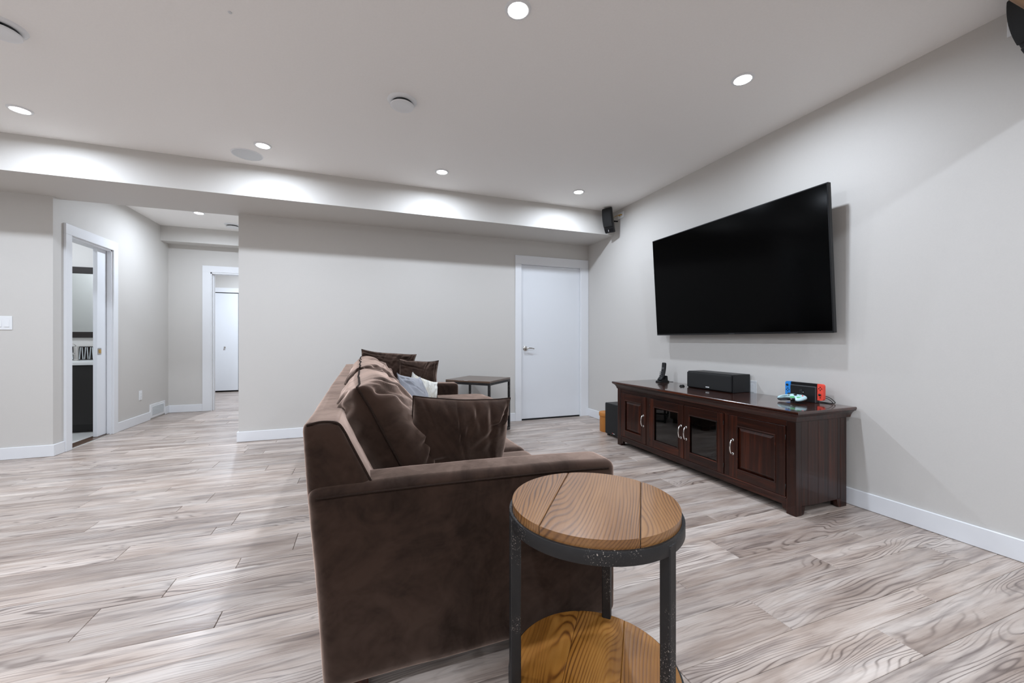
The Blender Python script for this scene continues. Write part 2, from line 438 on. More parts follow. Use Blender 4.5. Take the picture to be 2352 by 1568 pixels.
# floor: dark core with separate planks in three repeating widths
floor = struct(obj('floor', bx(XL, XW, YR, YB, -.12, -.010), 'floor_core'))
wallbox('floor_hall', [(XD, XE, YB, YH, -.12, -.010), (-3.88, .3, YH, FY+.78, -.12, -.010)], 'floor_core')
struct(obj('floor_bathroom', bx(BX0, XD, YB+T, BY1, -.12, .004), 'bath_floor'))
struct(obj('trim_2', prism(B(), [(XD-T-.02, .004), (XD-.05, .012), (XD-.012, .010), (XD+.004, 0), (XD+.004, -.01), (XD-T-.02, -.01)], 1, PY0, PY1) if False else bx(XD-T, XD-.01, PY0, PY1, -.01, .009, bev=.003), 'walnut_y'))
PM = {}
def plank(x0, x1, y0, y1, parent):
    L, Wd = round(x1-x0, 2), round(y1-y0, 3)
    key = (L, Wd)
    o = None
    if key not in PM:
        o = obj('plank', bx(-L/2+.0007, L/2-.0007, -Wd/2+.0007, Wd/2-.0007, -.010, 0, bev=.0016, seg=1), 'floor_plank', parent, local=True)
        PM[key] = o.data
    else:
        o = bpy.data.objects.new('plank', PM[key]); COL.objects.link(o); o.parent = parent
    o.location = (x0+L/2, (y0+y1)/2, 0)
    return o
seedjoint = {2.26: -.33, 2.162: -.55, 2.02: -.765, 1.838: -.965, 1.742: -.508, 1.42: 1.70, 1.325: 1.28, 1.18: 2.055, 1.0: 1.455, .905: 2.165, 2.595: -.766}
ws = [.183, .095, .141]       # going towards the camera
rows = []
y = 2.443
k = 0
while y > -.35: rows.append((y-ws[k % 3], y)); y -= ws[k % 3]; k += 1
y = 2.443; k = 2
while y < YB-.02:
    y1 = min(y+ws[k % 3], YB)
    if YB-y1 < .03: y1 = YB
    rows.append((y, y1)); y = y1; k -= 1
def lay(x_lo, x_hi, y0, y1, parent, start=None):
    Lp = 1.22
    st = start if start is not None else random.uniform(0, Lp)
    x = x_lo + ((st - x_lo) % Lp) - Lp
    while x < x_hi-.001:
        a, e_ = max(x, x_lo), min(x+Lp, x_hi)
        if e_-a > .02: plank(round(a, 2) if a > x_lo else a, e_, y0, y1, parent)
        x += Lp
for (y0, y1) in sorted(rows):
    st = next((v for kk, v in seedjoint.items() if abs(kk-y0) < .012), None)
    lay(-3.4, XW, y0, y1, floor, st)
fh = bpy.data.objects['floor_hall']
y = YB; k = 0
while y < YH-.01:
    y1 = min(y+ws[k % 3], YH); lay(XD, XE, y, y1, fh); y = y1; k += 1
# planks out of the picture, joined
bm = B(); y = -3.0
while y < min(r[0] for r in rows)-.02:
    xx = XL
    while xx < XW-.05:
        box(bm, xx+.001, min(xx+1.22, XW)-.001, y+.001, min(y+.14, min(r[0] for r in rows))-.001, -.01, 0); xx += 1.22
    y += .14
for (y0, y1) in rows: box(bm, XL, -3.401, y0+.001, y1-.001, -.01, 0)
o = obj('plank_field', bm, 'floor_plank', floor); o['kind'] = 'stuff'
bm = B(); y = YH
while y < FY+.5:
    box(bm, -3.88, -2.0, y+.001, y+.139, -.01, 0); box(bm, -1.999, .3, y+.001, y+.139, -.01, 0); y += .14
o = obj('plank_field', bm, 'floor_plank', fh); o['kind'] = 'stuff'

# baseboards
BH, BT = .106, .014
def bb(name, x0, x1, y0, y1): return struct(obj(name, bx(x0, x1, y0, y1, .001, BH, bev=.003, seg=1), 'trim_white'))
bb('baseboard_right', XW-BT, XW, YR, YB)
bb('baseboard_back', XE-BT, DX0-.085, YB-BT, YB)
bb('baseboard_back_end', XE-BT, XE, YB, YH)
bb('baseboard_left', XL, XD+BT, YB-BT, YB)
bb('baseboard_hall', XD, XD+BT, YB, PY0-.09); bb('baseboard_hall_far', XD, XD+BT, PY1+.085, 6.556); bb('baseboard_hall_corner', XD, XD+BT, 6.976, YH)
bb('baseboard_hall_end', XD+BT, HX0-.1, YH-BT, YH)
bb('baseboard_bedroom', -3.88, -2.95, FY-BT, FY)

# ---- hinged door in the back wall
d1 = sempty('door_1', (DX0, YB, 0), 'flat white hinged door beside the television wall')
obj('door_leaf', bx(DX0+.004, DX1-.004, YB+.018, YB+.056, .016, DZ-.004, bev=.002, seg=1), 'door_white', d1)
CW = .086; CT = .016
obj('casing', bx(DX0-CW, DX0-.004, YB-CT, YB, .001, DZ+.004, bev=.002, seg=1), 'trim_white', d1)
obj('casing', bx(DX1+.004, XW-.002, YB-CT, YB, .001, DZ+.004, bev=.002, seg=1), 'trim_white', d1)
obj('casing', bx(DX0-CW, XW-.002, YB-CT, YB, DZ+.004, DZ+.112, bev=.002, seg=1), 'trim_white', d1)
for a in ((DX0-.004, DX0+.003), (DX1-.003, DX1+.004)): obj('jamb', bx(*a, YB-.010, YB+T, .001, DZ), 'trim_white', d1)
obj('jamb', bx(DX0, DX1, YB-.010, YB+T, DZ-.003, DZ+.004), 'trim_white', d1)
obj('gap_shade', bx(DX0, DX1, YB+.02, YB+T, -.005, .014), 'black_gap', d1)  # black block standing in for the shade under the door leaf
for z in (.72, 1.02): obj('groove_line', bx(DX0+.004, DX1-.004, YB+.0172, YB+.0182, z-.0015, z+.0015), 'trim_white', d1)
hd = obj('handle', lathe(B(), [(0, 0), (.031, 0), (.031, .006), (.026, .011), (.012, .013), (.011, .045), (0, .045)], 28, (DX0+.064, YB+.018, .937), 'y'), 'nickel', d1, smooth=True, auto=40)
hd2 = obj('lever', tube(B(), curve_pts([(DX0+.064, YB-.026, .937), (DX0+.092, YB-.030, .9415), (DX0+.13, YB-.031, .9405), (DX0+.172, YB-.030, .932)], 8), [.0095]*10+[.0085]*8+[.007]*7, 10), 'nickel', hd, smooth=True)
for v in hd.data.vertices: v.co.y = 2*(.018)-v.co.y if False else v.co.y
# flip the rose so that its spindle points into the room
for v in hd.data.vertices: v.co.y = .018-(v.co.y-.018)
hd.data.flip_normals()

# ---- pocket door in the hall wall
d2 = sempty('door_2', (XD, PY0, 0), 'white pocket door half slid out of the hall wall')
for (a, e_) in ((PY0-.088, PY0), (PY1, PY1+.084)):
    obj('casing', bx(XD, XD+.019, a, e_, .001, PZ, bev=.002, seg=1), 'trim_white', d2)
obj('casing', bx(XD, XD+.019, PY0-.088, PY1+.084, PZ, PZ+.098, bev=.002, seg=1), 'trim_white', d2)
for (a, e_) in ((PY0-.002, PY0+.014), (PY1-.014, PY1+.002)):
    obj('jamb', bx(XD-T-.002, XD-.082, a, e_, .004, PZ), 'trim_white', d2); obj('jamb', bx(XD-.038, XD+.002, a, e_, .004, PZ), 'trim_white', d2)
obj('jamb', bx(XD-T-.002, XD+.002, PY0, PY1, PZ-.014, PZ+.001), 'trim_white', d2)
leaf = obj('door_leaf', bx(XD-.078, XD-.042, 5.553, PY1+.3, .012, PZ-.012, bev=.002, seg=1), 'door_white', d2)
pull = obj('pull', bx(XD-.0425, XD-.0395, 5.556, 5.618, .892, .96, bev=.004), 'nickel', leaf)
obj('pull_recess', bx(XD-.040, XD-.0385, 5.576, 5.608, .905, .945, bev=.003), 'brass', leaf)

# ---- cased opening at the hall's end
d3 = sempty('door_3', (HX0, YH, 0), 'white cased opening at the end of the hall')
for a, e_ in ((HX0-.10, HX0), (HX1, HX1+.09)): obj('casing', bx(a, e_, YH-.018, YH, .001, HZ+.002, bev=.002, seg=1), 'trim_white', d3)
obj('casing', bx(HX0-.10, HX1+.09, YH-.018, YH, HZ+.002, HZ+.096, bev=.002, seg=1), 'trim_white', d3)
for a, e_ in ((HX0-.001, HX0+.016), (HX1-.016, HX1+.001)): obj('jamb', bx(a, e_, YH-.012, YH+T+.01, .001, HZ), 'trim_white', d3)
obj('jamb', bx(HX0, HX1, YH-.012, YH+T+.01, HZ-.018, HZ+.001), 'trim_white', d3)
obj('door_stop', bx(HX0+.016, HX0+.028, YH+.03, YH+.07, .001, HZ-.018), 'trim_white', d3)
# ---- bifold closet door in the far bedroom
d4 = sempty('door_4', (-2.83, FY, 0), 'white bifold closet door in the room past the hall')
for a, e_ in ((-2.84, -2.378), (-2.368, -1.91), (-1.9, -1.44), (-1.43, -1.01)): obj('leaf', bx(a, e_, FY+.01, FY+.04, .03, 1.985, bev=.002, seg=1), 'door_white', d4)
obj('knob', lathe(B(), [(0, -.035), (.016, -.033), (.018, -.026), (.008, -.014), (.008, 0), (0, 0)], 18, (-2.597, FY+.01, .90), 'y'), 'nickel', d4, smooth=True)
obj('casing', bx(-2.95, -.9, FY-.016, FY, 2.0, 2.09), 'trim_white', d4)
obj('casing', bx(-2.95, -2.85, FY-.016, FY, .001, 2.0), 'trim_white', d4)
obj('track', bx(-2.85, -1.0, FY+.012, FY+.05, 1.988, 2.0), 'black_gap', d4)
obj('gap_shade', bx(-2.85, -1.0, FY+.045, FY+.06, -.005, .03), 'black_gap', d4)  # black strip put in as the shade below the closet leaves

# ================================================================== ceiling fittings
def downlight(x, y, label, group, z=ZC, w=LAMP_W):
    t = thing('recessed_light', label, 'light', (x, y, z), group=group)
    obj('trim_ring', lathe(B(), [(.047, -.001), (.047, -.006), (.050, -.0085), (.060, -.0065), (.064, 0)], 40), 'plastic_white', t, local=True, smooth=True)
    obj('lens', lathe(B(), [(0, -.0115), (.02, -.011), (.038, -.0085), (.0475, -.004), (.0475, 0)], 32), 'lamp_lens', t, local=True, smooth=True)
    L = bpy.data.lights.new('lamp_glow', 'AREA'); L.shape = 'DISK'; L.size = .085; L.energy = w; L.color = LAMP_COL; L.spread = R(174)
    lo = bpy.data.objects.new('lamp_glow', L); COL.objects.link(lo); lo.parent = t; lo.location = (0, 0, -.0135)
    return t
LX = [-3.66, -2.21, -.765, .695, 2.158]
named = {(2.158, 3.755): 'round recessed ceiling light near the corner speaker and white door',
         (.695, 3.755): 'round recessed ceiling light between soffit and round air vent',
         (-.765, 3.755): 'round recessed ceiling light beside the flat ceiling speaker disc',
         (-2.21, 3.755): 'round recessed ceiling light above the left wall switch',
         (.695, 1.783): 'round recessed ceiling light in mid ceiling above the brown sofa',
         (2.158, 1.783): 'round recessed ceiling light above the television and media console'}
for yy in (3.755, 1.783, -.19, -2.16):
    for xx in LX:
        downlight(xx, yy, named.get((xx, yy), 'round recessed ceiling light outside the photographed part of the main ceiling'), 'recessed lights in the main ceiling')
downlight(-1.918, 6.03, 'round recessed ceiling light inside the hall past the soffit', 'recessed lights past the soffit', w=21)
downlight(-3.5, 5.45, 'unseen recessed ceiling light added to brighten the bathroom', 'recessed lights past the soffit', w=22)  # unseen lamp, added so the bathroom glimpse is lit
downlight(-1.9, 8.3, 'unseen recessed ceiling light added to brighten the room past the hall', 'recessed lights past the soffit', w=60)  # strong unseen lamp added to brighten the closet doors past the hall
def airvent(x, y, label, s=1.0):
    t = thing('ceiling_vent', label, 'air vent', (x, y, ZC), group='round ceiling air vents')
    obj('flange', lathe(B(), [(.062*s, 0), (.062*s, -.012*s), (.072*s, -.016*s), (.092*s, -.007*s), (.095*s, 0)], 48), 'plastic_white', t, local=True, smooth=True)
    obj('throat', lathe(B(), [(.0615*s, -.001), (.060*s, -.012*s), (.05*s, -.002), (0, -.002)], 40), 'grey_plastic', t, local=True, smooth=True)
    c = obj('disc', lathe(B(), [(0, -.040*s), (.050*s, -.040*s), (.056*s, -.042*s), (.074*s, -.038*s), (.077*s, -.032*s), (.070*s, -.027*s), (.04*s, -.022*s), (0, -.022*s)], 48), 'plastic_white', t, local=True, smooth=True, auto=50)
    st = B(); box(st, -.006, .006, -.004, .004, -.025*s, -.001); obj('stem', st, 'grey_plastic', t, local=True)
    return t
airvent(.243, 2.737, 'round white air vent alone in the middle of the ceiling')
airvent(-1.712, 2.785, 'round white air vent on the left part of the ceiling')
airvent(-1.685, 6.5, 'round white air vent on the hall ceiling')
cs = thing('ceiling_speaker', 'flat round white ceiling speaker grille near the soffit', 'speaker', (-.928, 3.99, ZC))
obj('grille', lathe(B(), [(0, -.004), (.105, -.004), (.109, -.003)], 56), 'grille_white', cs, local=True, smooth=True, auto=30)
obj('rim', lathe(B(), [(.109, -.001), (.109, -.005), (.116, -.004), (.118, 0)], 56), 'plastic_white', cs, local=True, smooth=True)
obj_ = obj('ceiling_anchor', lathe(B(), [(0, -.004), (.007, -.004), (.009, 0)], 16, (-.603, 2.286, ZC)), 'grille_white'); tag(obj_, 'tiny grey ceiling plug near the round air vents', 'plug')

# ================================================================== wall plates
def plate_x(name, label, cat, y, z, w, h, x=XW, s=-1):
    """plate on a wall of constant x; s = direction into the room"""
    t = thing(name, label, cat, (x, y, z))
    a, e_ = sorted((0, .006*s))
    obj('cover', bx(a, e_, -w/2, w/2, -h/2, h/2, bev=.0025), 'plastic_white', t, local=True); return t
sw = thing('light_switch', 'white double rocker light switch on the left wall', 'switch', (-2.945, YB, 1.197))
obj('cover', bx(-.058, .058, -.006, 0, -.06, .06, bev=.0025), 'plastic_white', sw, local=True)
for q in (-.024, .024):
    rk = obj('rocker', prism(B(), [(-.006, -.034), (-.010, -.034), (-.0065, .034), (-.005, .034)], 0, q-.016, q+.016), 'plastic_white', sw, local=True)
ol = plate_x('wall_outlet', 'white wall outlet low on the hall wall above the baseboard', 'outlet', 6.33, .352, .072, .118, XD, 1)
obj('receptacle', bx(.006, .008, -.017, .017, -.034, .034, bev=.001), 'plastic_white', ol, local=True)
for z in (.018, -.018):
    for q in (-.006, .006): obj('slot', bx(.008, .0083, q-.001, q+.001, z-.004, z+.004), 'grey_plastic', ol, local=True)
o2 = plate_x('wall_outlet', 'pale grey wall outlet behind the centre speaker on the console', 'outlet', 2.325, .665, .072, .118)
obj('receptacle', bx(-.008, -.006, -.017, .017, -.034, .034, bev=.001), 'grille_white', o2, local=True); o2.children[0].data.materials[0] = MATS['grille_white']
p1 = plate_x('speaker_wall_plate', 'white wire plate with gold wires beside the corner speaker', 'wall plate', 4.068, 2.553, .118, .072)
for q in (-.022, .012): obj('binding_post', lathe(B(), [(0, -.03), (.007, -.03), (.007, -.006), (.009, -.006), (0, -.006)], 14, (0, q, 0), 'x') , 'brass', p1, local=True, smooth=True, auto=40)
for c in list(p1.children):
    if c.name.startswith('binding'):
        pass
p2 = plate_x('speaker_wall_plate', 'white wire plate behind the speaker under the wood beam', 'wall plate', .945, 2.547, .062, .075)
obj('screw', lathe(B(), [(0, -.0075), (.004, -.007), (.004, 0)], 12, (0, 0, 0), 'x'), 'grey_plastic', p2, local=True)
# floor register in the hall baseboard
vg = thing('air_register', 'white rectangular air register at the foot of the hall wall', 'air vent', (XD, 6.766, .02))
obj('frame', bx(0, .012, -.208, .208, 0, .178, bev=.003), 'plastic_white', vg, local=True)
obj('back', bx(.012, .0125, -.165, .165, .03, .148), 'grille_white', vg, local=True)
for i in range(12):
    z = .036+i*.0096
    obj('louver', prism(B(), [(.0125, z), (.0165, z+.0015), (.0165, z+.0035), (.0125, z+.006)], 1, -.163, .163), 'grille_white', vg, local=True)

# ================================================================== bathroom glimpse
VY = 5.90
va = thing('vanity', 'dark bathroom vanity cabinet seen through the pocket door', 'cabinet', (-3.35, VY, 0))
obj('body', bx(-4.2, -2.78, VY, BY1-.01, .09, .765), 'dark_laminate', va)
obj('toe_kick', bx(-4.2, -2.78, VY+.05, BY1-.01, .004, .09), 'dark_laminate', va)
for a in (-4.19, -3.83, -3.47, -3.11): obj('door', bx(a, a+.33, VY-.018, VY, .10, .755, bev=.002, seg=1), 'dark_laminate', va)
ct = obj('vanity_counter', bx(-4.25, -2.76, VY-.03, BY1-.002, .765, .802, bev=.003), 'counter_white'); tag(ct, 'white counter slab on the dark bathroom vanity', 'counter')
bs = thing('backsplash', 'black and white zigzag tile strip behind the bathroom faucet', 'backsplash', (-3.5, BY1, .805))
obj('base', bx(-4.3, -2.745, BY1-.008, BY1-.001, .803, .967), 'tile_dark', bs)
for i in range(64):
    xx = -4.28+i*.024; dx = .0045 if i % 2 else -.0045
    bm = B(); prism(bm, [(xx-dx-.0032, .812), (xx-dx+.0032, .812), (xx+dx+.0032, .958), (xx+dx-.0032, .958)], 1, BY1-.0105, BY1-.0075)
    obj('tile', bm, 'tile_light', bs)
fa = thing('faucet', 'chrome single-lever faucet on the bathroom counter', 'faucet', (-3.165, 6.20, .802))
obj('body', lathe(B(), [(0, .17), (.021, .17), (.023, .16), (.023, .008), (.03, .004), (.03, 0), (0, 0)], 24), 'chrome', fa, local=True, smooth=True, auto=40)
obj('spout', tube(B(), [(0, 0, .085), (-.02, -.06, .088), (-.035, -.13, .08)], .011, 12), 'chrome', fa, local=True, smooth=True)
obj('lever', tube(B(), [(0, 0, .165), (.0, -.03, .185), (0, -.07, .195)], .008, 10), 'chrome', fa, local=True, smooth=True)
mr = thing('bathroom_mirror', 'wide mirror in a dark wooden frame above the vanity', 'mirror', (-3.5, BY1, 1.08))
obj('glass', bx(-4.2, -2.80, BY1-.012, BY1-.006, 1.13, 1.87), 'mirror', mr)
obj('frame_rail', bx(-4.26, -2.745, BY1-.025, BY1-.001, 1.075, 1.147, bev=.003), 'dark_frame', mr)
obj('frame_rail', bx(-4.26, -2.745, BY1-.025, BY1-.001, 1.86, 1.94, bev=.003), 'dark_frame', mr)
obj('frame_stile', bx(-4.26, -4.19, BY1-.025, BY1-.001, 1.147, 1.86, bev=.003), 'dark_frame', mr)

# ================================================================== television
tv = thing('television', 'large flat black television mounted tilted on the right wall', 'television', (XW, 2.5, 1.09))
TV0, TV1 = 1.672, 3.31
def tvx(z): return 2.815-(z-1.094)*.060/.955
ang = math.atan2(.060, .955)
def tvm(bm):
    bm.transform(Matrix.Translation((2.815, 0, 1.094)) @ Matrix.Rotation(-ang, 4, 'Y')); return bm
TH = .957
obj('bezel', tvm(bx(0, .030, TV0, TV1, 0, TH, bev=.003)), 'black_plastic', tv)
obj('screen', tvm(bx(-.0012, .0005, TV0+.008, TV1-.008, .014, TH-.008)), 'tv_screen', tv)
obj('rear_housing', tvm(bx(.029, .055, TV0+.25, TV1-.25, .08, .62, bev=.01)), 'black_plastic', tv)
obj('logo', tvm(bx(-.0016, -.001, 2.40, 2.455, .0045, .0085)), 'grey_plastic', tv)
obj('sensor', tvm(bx(-.0016, -.001, 1.90, 1.95, .0045, .0075)), 'grey_plastic', tv)
wm = thing('wall_mount', 'black metal wall mount hidden behind the television', 'wall mount', (XW, 2.5, 1.35))
obj('plate', bx(2.912, XW, 2.2, 2.8, 1.35, 1.62, bev=.002), 'black_satin', wm)
for q in (2.3, 2.7): obj('rail', bx(2.875, 2.913, q-.02, q+.02, 1.30, 1.66, bev=.002), 'black_satin', wm)

# ================================================================== media console
SX0, SX1, SY0, SY1, SZ = 2.40, 2.865, 1.630, 3.400, .63
st = thing('media_console', 'long dark cherry wood media console with two glass doors', 'console', (2.63, 2.515, 0))
# moulded top: cove profile swept round front and both ends
def mould(prof):
    """prof: list of (overhang, z) bottom to top"""
    bm = B(); rings = []
    for d, z in prof:
        rings.append([bm.verts.new(p) for p in ((SX1+.03, SY0-d, z), (SX0-d, SY0-d, z), (SX0-d, SY1+d, z), (SX1+.03, SY1+d, z))])
    for a, b_ in zip(rings, rings[1:]):
        for i in range(4): bm.faces.new((a[i], a[(i+1) % 4], b_[(i+1) % 4], b_[i]))
    bm.faces.new(rings[0]); bm.faces.new(rings[-1]); return bm
obj('top', mould([(.036, .612), (.040, .615), (.040, .626), (.036, .630)]), 'cherry_top', st)
obj('cornice', mould([(.0, .560), (.005, .563), (.006, .568), (.009, .578), (.016, .592), (.026, .603), (.035, .608), (.037, .612)]), 'cherry_y', st)
PW = .058
for (a, e_) in ((SY0, SY0+PW), (SY1-PW, SY1)):
    obj('post', bx(SX0, SX0+.05, a, e_, 0, .562, bev=.003), 'cherry_z', st)
    obj('post', bx(SX1-.06, SX1, a, e_, 0, .562, bev=.003), 'cherry_z', st)
for (a, e_) in ((2.092, 2.132), (2.920, 2.966)): obj('stile', bx(SX0+.002, SX0+.03, a, e_, .09, .529, bev=.001), 'cherry_z', st)
obj('top_rail', bx(SX0+.002, SX0+.03, SY0+PW, SY1-PW, .528, .562, bev=.002), 'cherry_y', st)
# apron with small brackets at the feet
def apron(y0, y1):
    pts = [(y0, .092), (y0, .02), (y0+.022, .024), (y0+.03, .048), (y1-.03, .048), (y1-.022, .024), (y1, .02), (y1, .092)]
    return prism(B(), pts, 0, SX0+.003, SX0+.028)
obj('apron', apron(SY0+PW, SY1-PW), 'cherry_y', st)
obj('apron_bead', bx(SX0-.004, SX0+.01, SY0+PW, SY1-PW, .088, .099, bev=.004), 'cherry_y', st)
# end panels: separate boards, cut out between the feet
xs = [SX0+.05, 2.508, 2.600, 2.690, 2.778, SX1-.06+.001]
for (y0, y1) in ((SY0+.0012, SY0+.026), (SY1-.026, SY1-.0012)):
    for a, e_ in zip(xs, xs[1:]):
        lo = .052
        obj('side_board', bx(a+.0004, e_-.0004, y0, y1, lo, .562, bev=.0015, seg=1), 'cherry_z', st)
    for (a, s_) in ((SX0+.05, 1), (SX1-.06, -1)):
        obj('foot_bracket', prism(B(), [(a-.004*s_, .056), (a+.032*s_, .056), (a+.028*s_, .035), (a+.020*s_, .006), (a-.004*s_, 0)], 1, y0, y1), 'cherry_z', st)
obj('bottom_panel', bx(SX0+.03, SX1, SY0+.026, SY1-.026, .075, .092), 'cherry_y', st)
obj('back_panel', bx(SX1-.02, SX1-.008, SY0+.026, SY1-.026, .075, .56), 'cherry_y', st)
obj('partition', bx(SX0+.03, SX1-.02, 2.10, 2.125, .092, .56), 'cherry_z', st)
obj('partition', bx(SX0+.03, SX1-.02, 2.93, 2.955, .092, .56), 'cherry_z', st)
obj('shelf', bx(SX0+.026, SX1-.02, 2.125, 2.93, .288, .310, bev=.002), 'shelf_wood', st)
def handle(y, z0, z1, parent):
    pts = curve_pts([(SX0+.004, y, z0), (SX0-.020, y, z0+.006), (SX0-.030, y, (z0+z1)/2), (SX0-.020, y, z1-.006), (SX0+.004, y, z1)], 6)
    h = obj('handle', tube(B(), pts, [.0052]*len(pts), 10), 'chrome', parent, smooth=True); h['label'] = 'bowed silver pull handle'
    for z in (z0, z1): obj('handle_foot', lathe(B(), [(0, -.006), (.009, -.005), (.010, 0), (0, .001)], 14, (SX0-.001, y, z), 'x'), 'chrome', h if False else parent, smooth=True)
def door(y0, y1, kind, hy):
    z0, z1 = .100, .527; fw_ = .064 if kind == 'panel' else .056; x0, x1 = SX0-.002, SX0+.020
    d = obj('door', bx(x0, x1, y0+.002, y0+fw_, z0, z1, bev=.002), 'cherry_z', st)     # hinge-side stile carries the rest
    d['label'] = 'raised-panel cabinet door' if kind == 'panel' else 'cabinet door with a clear glass pane'
    obj('door_stile', bx(x0, x1, y1-fw_, y1-.002, z0, z1, bev=.002), 'cherry_z', d)
    obj('door_rail', bx(x0, x1, y0+fw_, y1-fw_, z0, z0+.062, bev=.002), 'cherry_y', d)
    obj('door_rail', bx(x0, x1, y0+fw_, y1-fw_, z1-.066, z1, bev=.002), 'cherry_y', d)
    a0, a1, c0, c1 = y0+fw_, y1-fw_, z0+.062, z1-.066
    for (p, q, r_, s_) in ((a0-.002, a1+.002, c0-.002, c0+.007), (a0-.002, a1+.002, c1-.007, c1+.002), (a0-.002, a0+.007, c0, c1), (a1-.007, a1+.002, c0, c1)):
        obj('bead', bx(x0-.004, x0+.006, p, q, r_, s_, bev=.003), 'cherry_y', d)
    if kind == 'panel':
        bm = B(); g = .030
        o_ = [(x0+.012, a0+.004, c0+.004), (x0+.012, a1-.004, c0+.004), (x0+.012, a1-.004, c1-.004), (x0+.012, a0+.004, c1-.004)]
        i_ = [(x0+.001, a0+g, c0+g), (x0+.001, a1-g, c0+g), (x0+.001, a1-g, c1-g), (x0+.001, a0+g, c1-g)]
        vo = [bm.verts.new(p) for p in o_]; vi = [bm.verts.new(p) for p in i_]
        for k in range(4): bm.faces.new((vo[k], vo[(k+1) % 4], vi[(k+1) % 4], vi[k]))
        bm.faces.new(vi); bk_ = [bm.verts.new((x0+.018, p[1], p[2])) for p in o_]
        for k in range(4): bm.faces.new((vo[(k+1) % 4], vo[k], bk_[k], bk_[(k+1) % 4]))
        bm.faces.new(bk_); obj('raised_panel', bm, 'cherry_z', d)
    else:
        obj('glass_pane', bx(x0+.009, x0+.013, a0-.004, a1+.004, c0-.004, c1+.004), 'glass', d)
    handle(hy, .262, .358, d)
    hg = y0+.001 if hy > (y0+y1)/2 else y1-.001
    for z in (.16, .46): obj('hinge', lathe(B(), [(0, -.016), (.0024, -.015), (.0024, .015), (0, .016)], 10, (x0-.0005, hg, z)), 'dark_frame', d, smooth=True)
door(1.690, 2.090, 'panel', 2.058)
door(2.134, 2.511, 'glass', 2.484)
door(2.513, 2.918, 'glass', 2.540)
door(2.968, 3.340, 'panel', 3.000)
# equipment on the console's shelf
rc = thing('receiver', 'black audio receiver on the upper shelf behind the glass door', 'receiver', (2.66, 2.70, .310))
obj('case', bx(2.49, 2.80, 2.49, 2.915, .318, .475, bev=.003), 'black_satin', rc)
obj('front_panel', bx(2.483, 2.491, 2.485, 2.918, .316, .478, bev=.002), 'black_plastic', rc)
for q in (2.53, 2.87): obj('knob', lathe(B(), [(0, -.016), (.019, -.016), (.020, 0), (0, 0)], 20, (2.483, q, .41), 'x'), 'black_satin', rc, smooth=True, auto=40)
for q in (2.52, 2.88): obj('foot', bx(2.50, 2.53, q-.012, q+.012, .310, .318), 'black_rubber', rc)
obj('brand_print', bx(2.4822, 2.4832, 2.575, 2.62, .334, .339), 'print_white', rc)
obj('brand_print', bx(2.4822, 2.4832, 2.70, 2.715, .336, .340), 'logo_silver', rc)
cb = thing('cable_box', 'black cable box with red light on the lower shelf', 'cable box', (2.66, 2.70, .092))
obj('case', bx(2.52, 2.76, 2.52, 2.84, .098, .150, bev=.004), 'black_satin', cb)
obj('foot', bx(2.54, 2.74, 2.54, 2.82, .092, .099), 'black_rubber', cb)
obj('power_light', bx(2.5185, 2.521, 2.622, 2.630, .120, .127), 'red_led', cb)
pl = thing('disc_player', 'slim black disc player behind the second glass door', 'disc player', (2.66, 2.30, .310))
obj('case', bx(2.53, 2.80, 2.15, 2.46, .316, .372, bev=.003), 'black_satin', pl)
obj('foot', bx(2.55, 2.78, 2.17, 2.44, .310, .317), 'black_rubber', pl)
obj('tray', bx(2.5285, 2.531, 2.24, 2.37, .346, .358), 'black_plastic', pl)
obj('button', bx(2.528, 2.531, 2.17, 2.182, .328, .336), 'logo_silver', pl)

# ---- things on the console
sp = thing('center_speaker', 'black box centre speaker lying on the media console', 'speaker', (2.80, 2.567, SZ))
cab = bx(2.722, 2.905, 2.333, 2.80, SZ, .774, bev=.004)
obj('cabinet', cab, 'black_satin', sp)
g = roundbox((2.702, 2.340, SZ+.005), (2.724, 2.793, .768), .008, n=6, e=3)
obj('grille', g, 'black_grille', sp, smooth=True)
for i in range(6): obj('logo_letter', bx(2.7008, 2.7022, 2.548+i*.0062, 2.5525+i*.0062, SZ+.020, SZ+.0275), 'print_white', sp)
ph = thing('cordless_phone', 'black cordless phone standing in its charging cradle', 'phone', (2.79, 3.195, SZ))
obj('cradle', prism(B(), [(-.062, 0), (.045, 0), (.045, .012), (.030, .020), (.026, .062), (.012, .066), (.000, .030), (-.045, .018), (-.062, .010)], 1, -.034, .034), 'black_plastic', ph, local=True)
hm = Matrix.Translation((-.026, 0, .016)) @ Matrix.Rotation(R(13), 4, 'Y')
hs = roundbox((-.013, -.024, 0), (.013, .024, .182), .011, fn=lambda p: Vector((p.x-.010*math.sin(p.z/.182*math.pi)*-1-.02*max(0, .05-p.z)/.05, p.y*(1+.18*max(0, .06-p.z)/.06), p.z)), n=8, e=3); hs.transform(hm)
h_ = obj('handset', hs, 'black_satin', ph, local=True, smooth=True)
for r_ in range(4):
    for c_ in range(3):
        k_ = bx(-.0165, -.012, -.014+c_*.014-.0045, -.014+c_*.014+.0045, .030+r_*.016, .039+r_*.016, bev=.001, seg=1); k_.transform(hm)
        obj('key', k_, 'grey_plastic', h_, local=True)
k_ = bx(-.0055, -.003, -.015, .015, .115, .142); k_.transform(hm); obj('display', k_, 'grey_plastic', h_, local=True)
k_ = bx(-.0085, -.004, -.009, .009, .157, .161); k_.transform(hm); obj('earpiece', k_, 'grey_plastic', h_, local=True)
obj('cord', tube(B(), curve_pts([(.044, 0, .008), (.062, -.004, .010), (.082, -.012, .0035), (.10, -.03, .003)], 8), .002, 6), 'black_rubber', ph, local=True, smooth=True)
co = thing('cord_coil', 'small black coil of cord beside the centre speaker', 'cord', (2.690, 2.838, SZ))
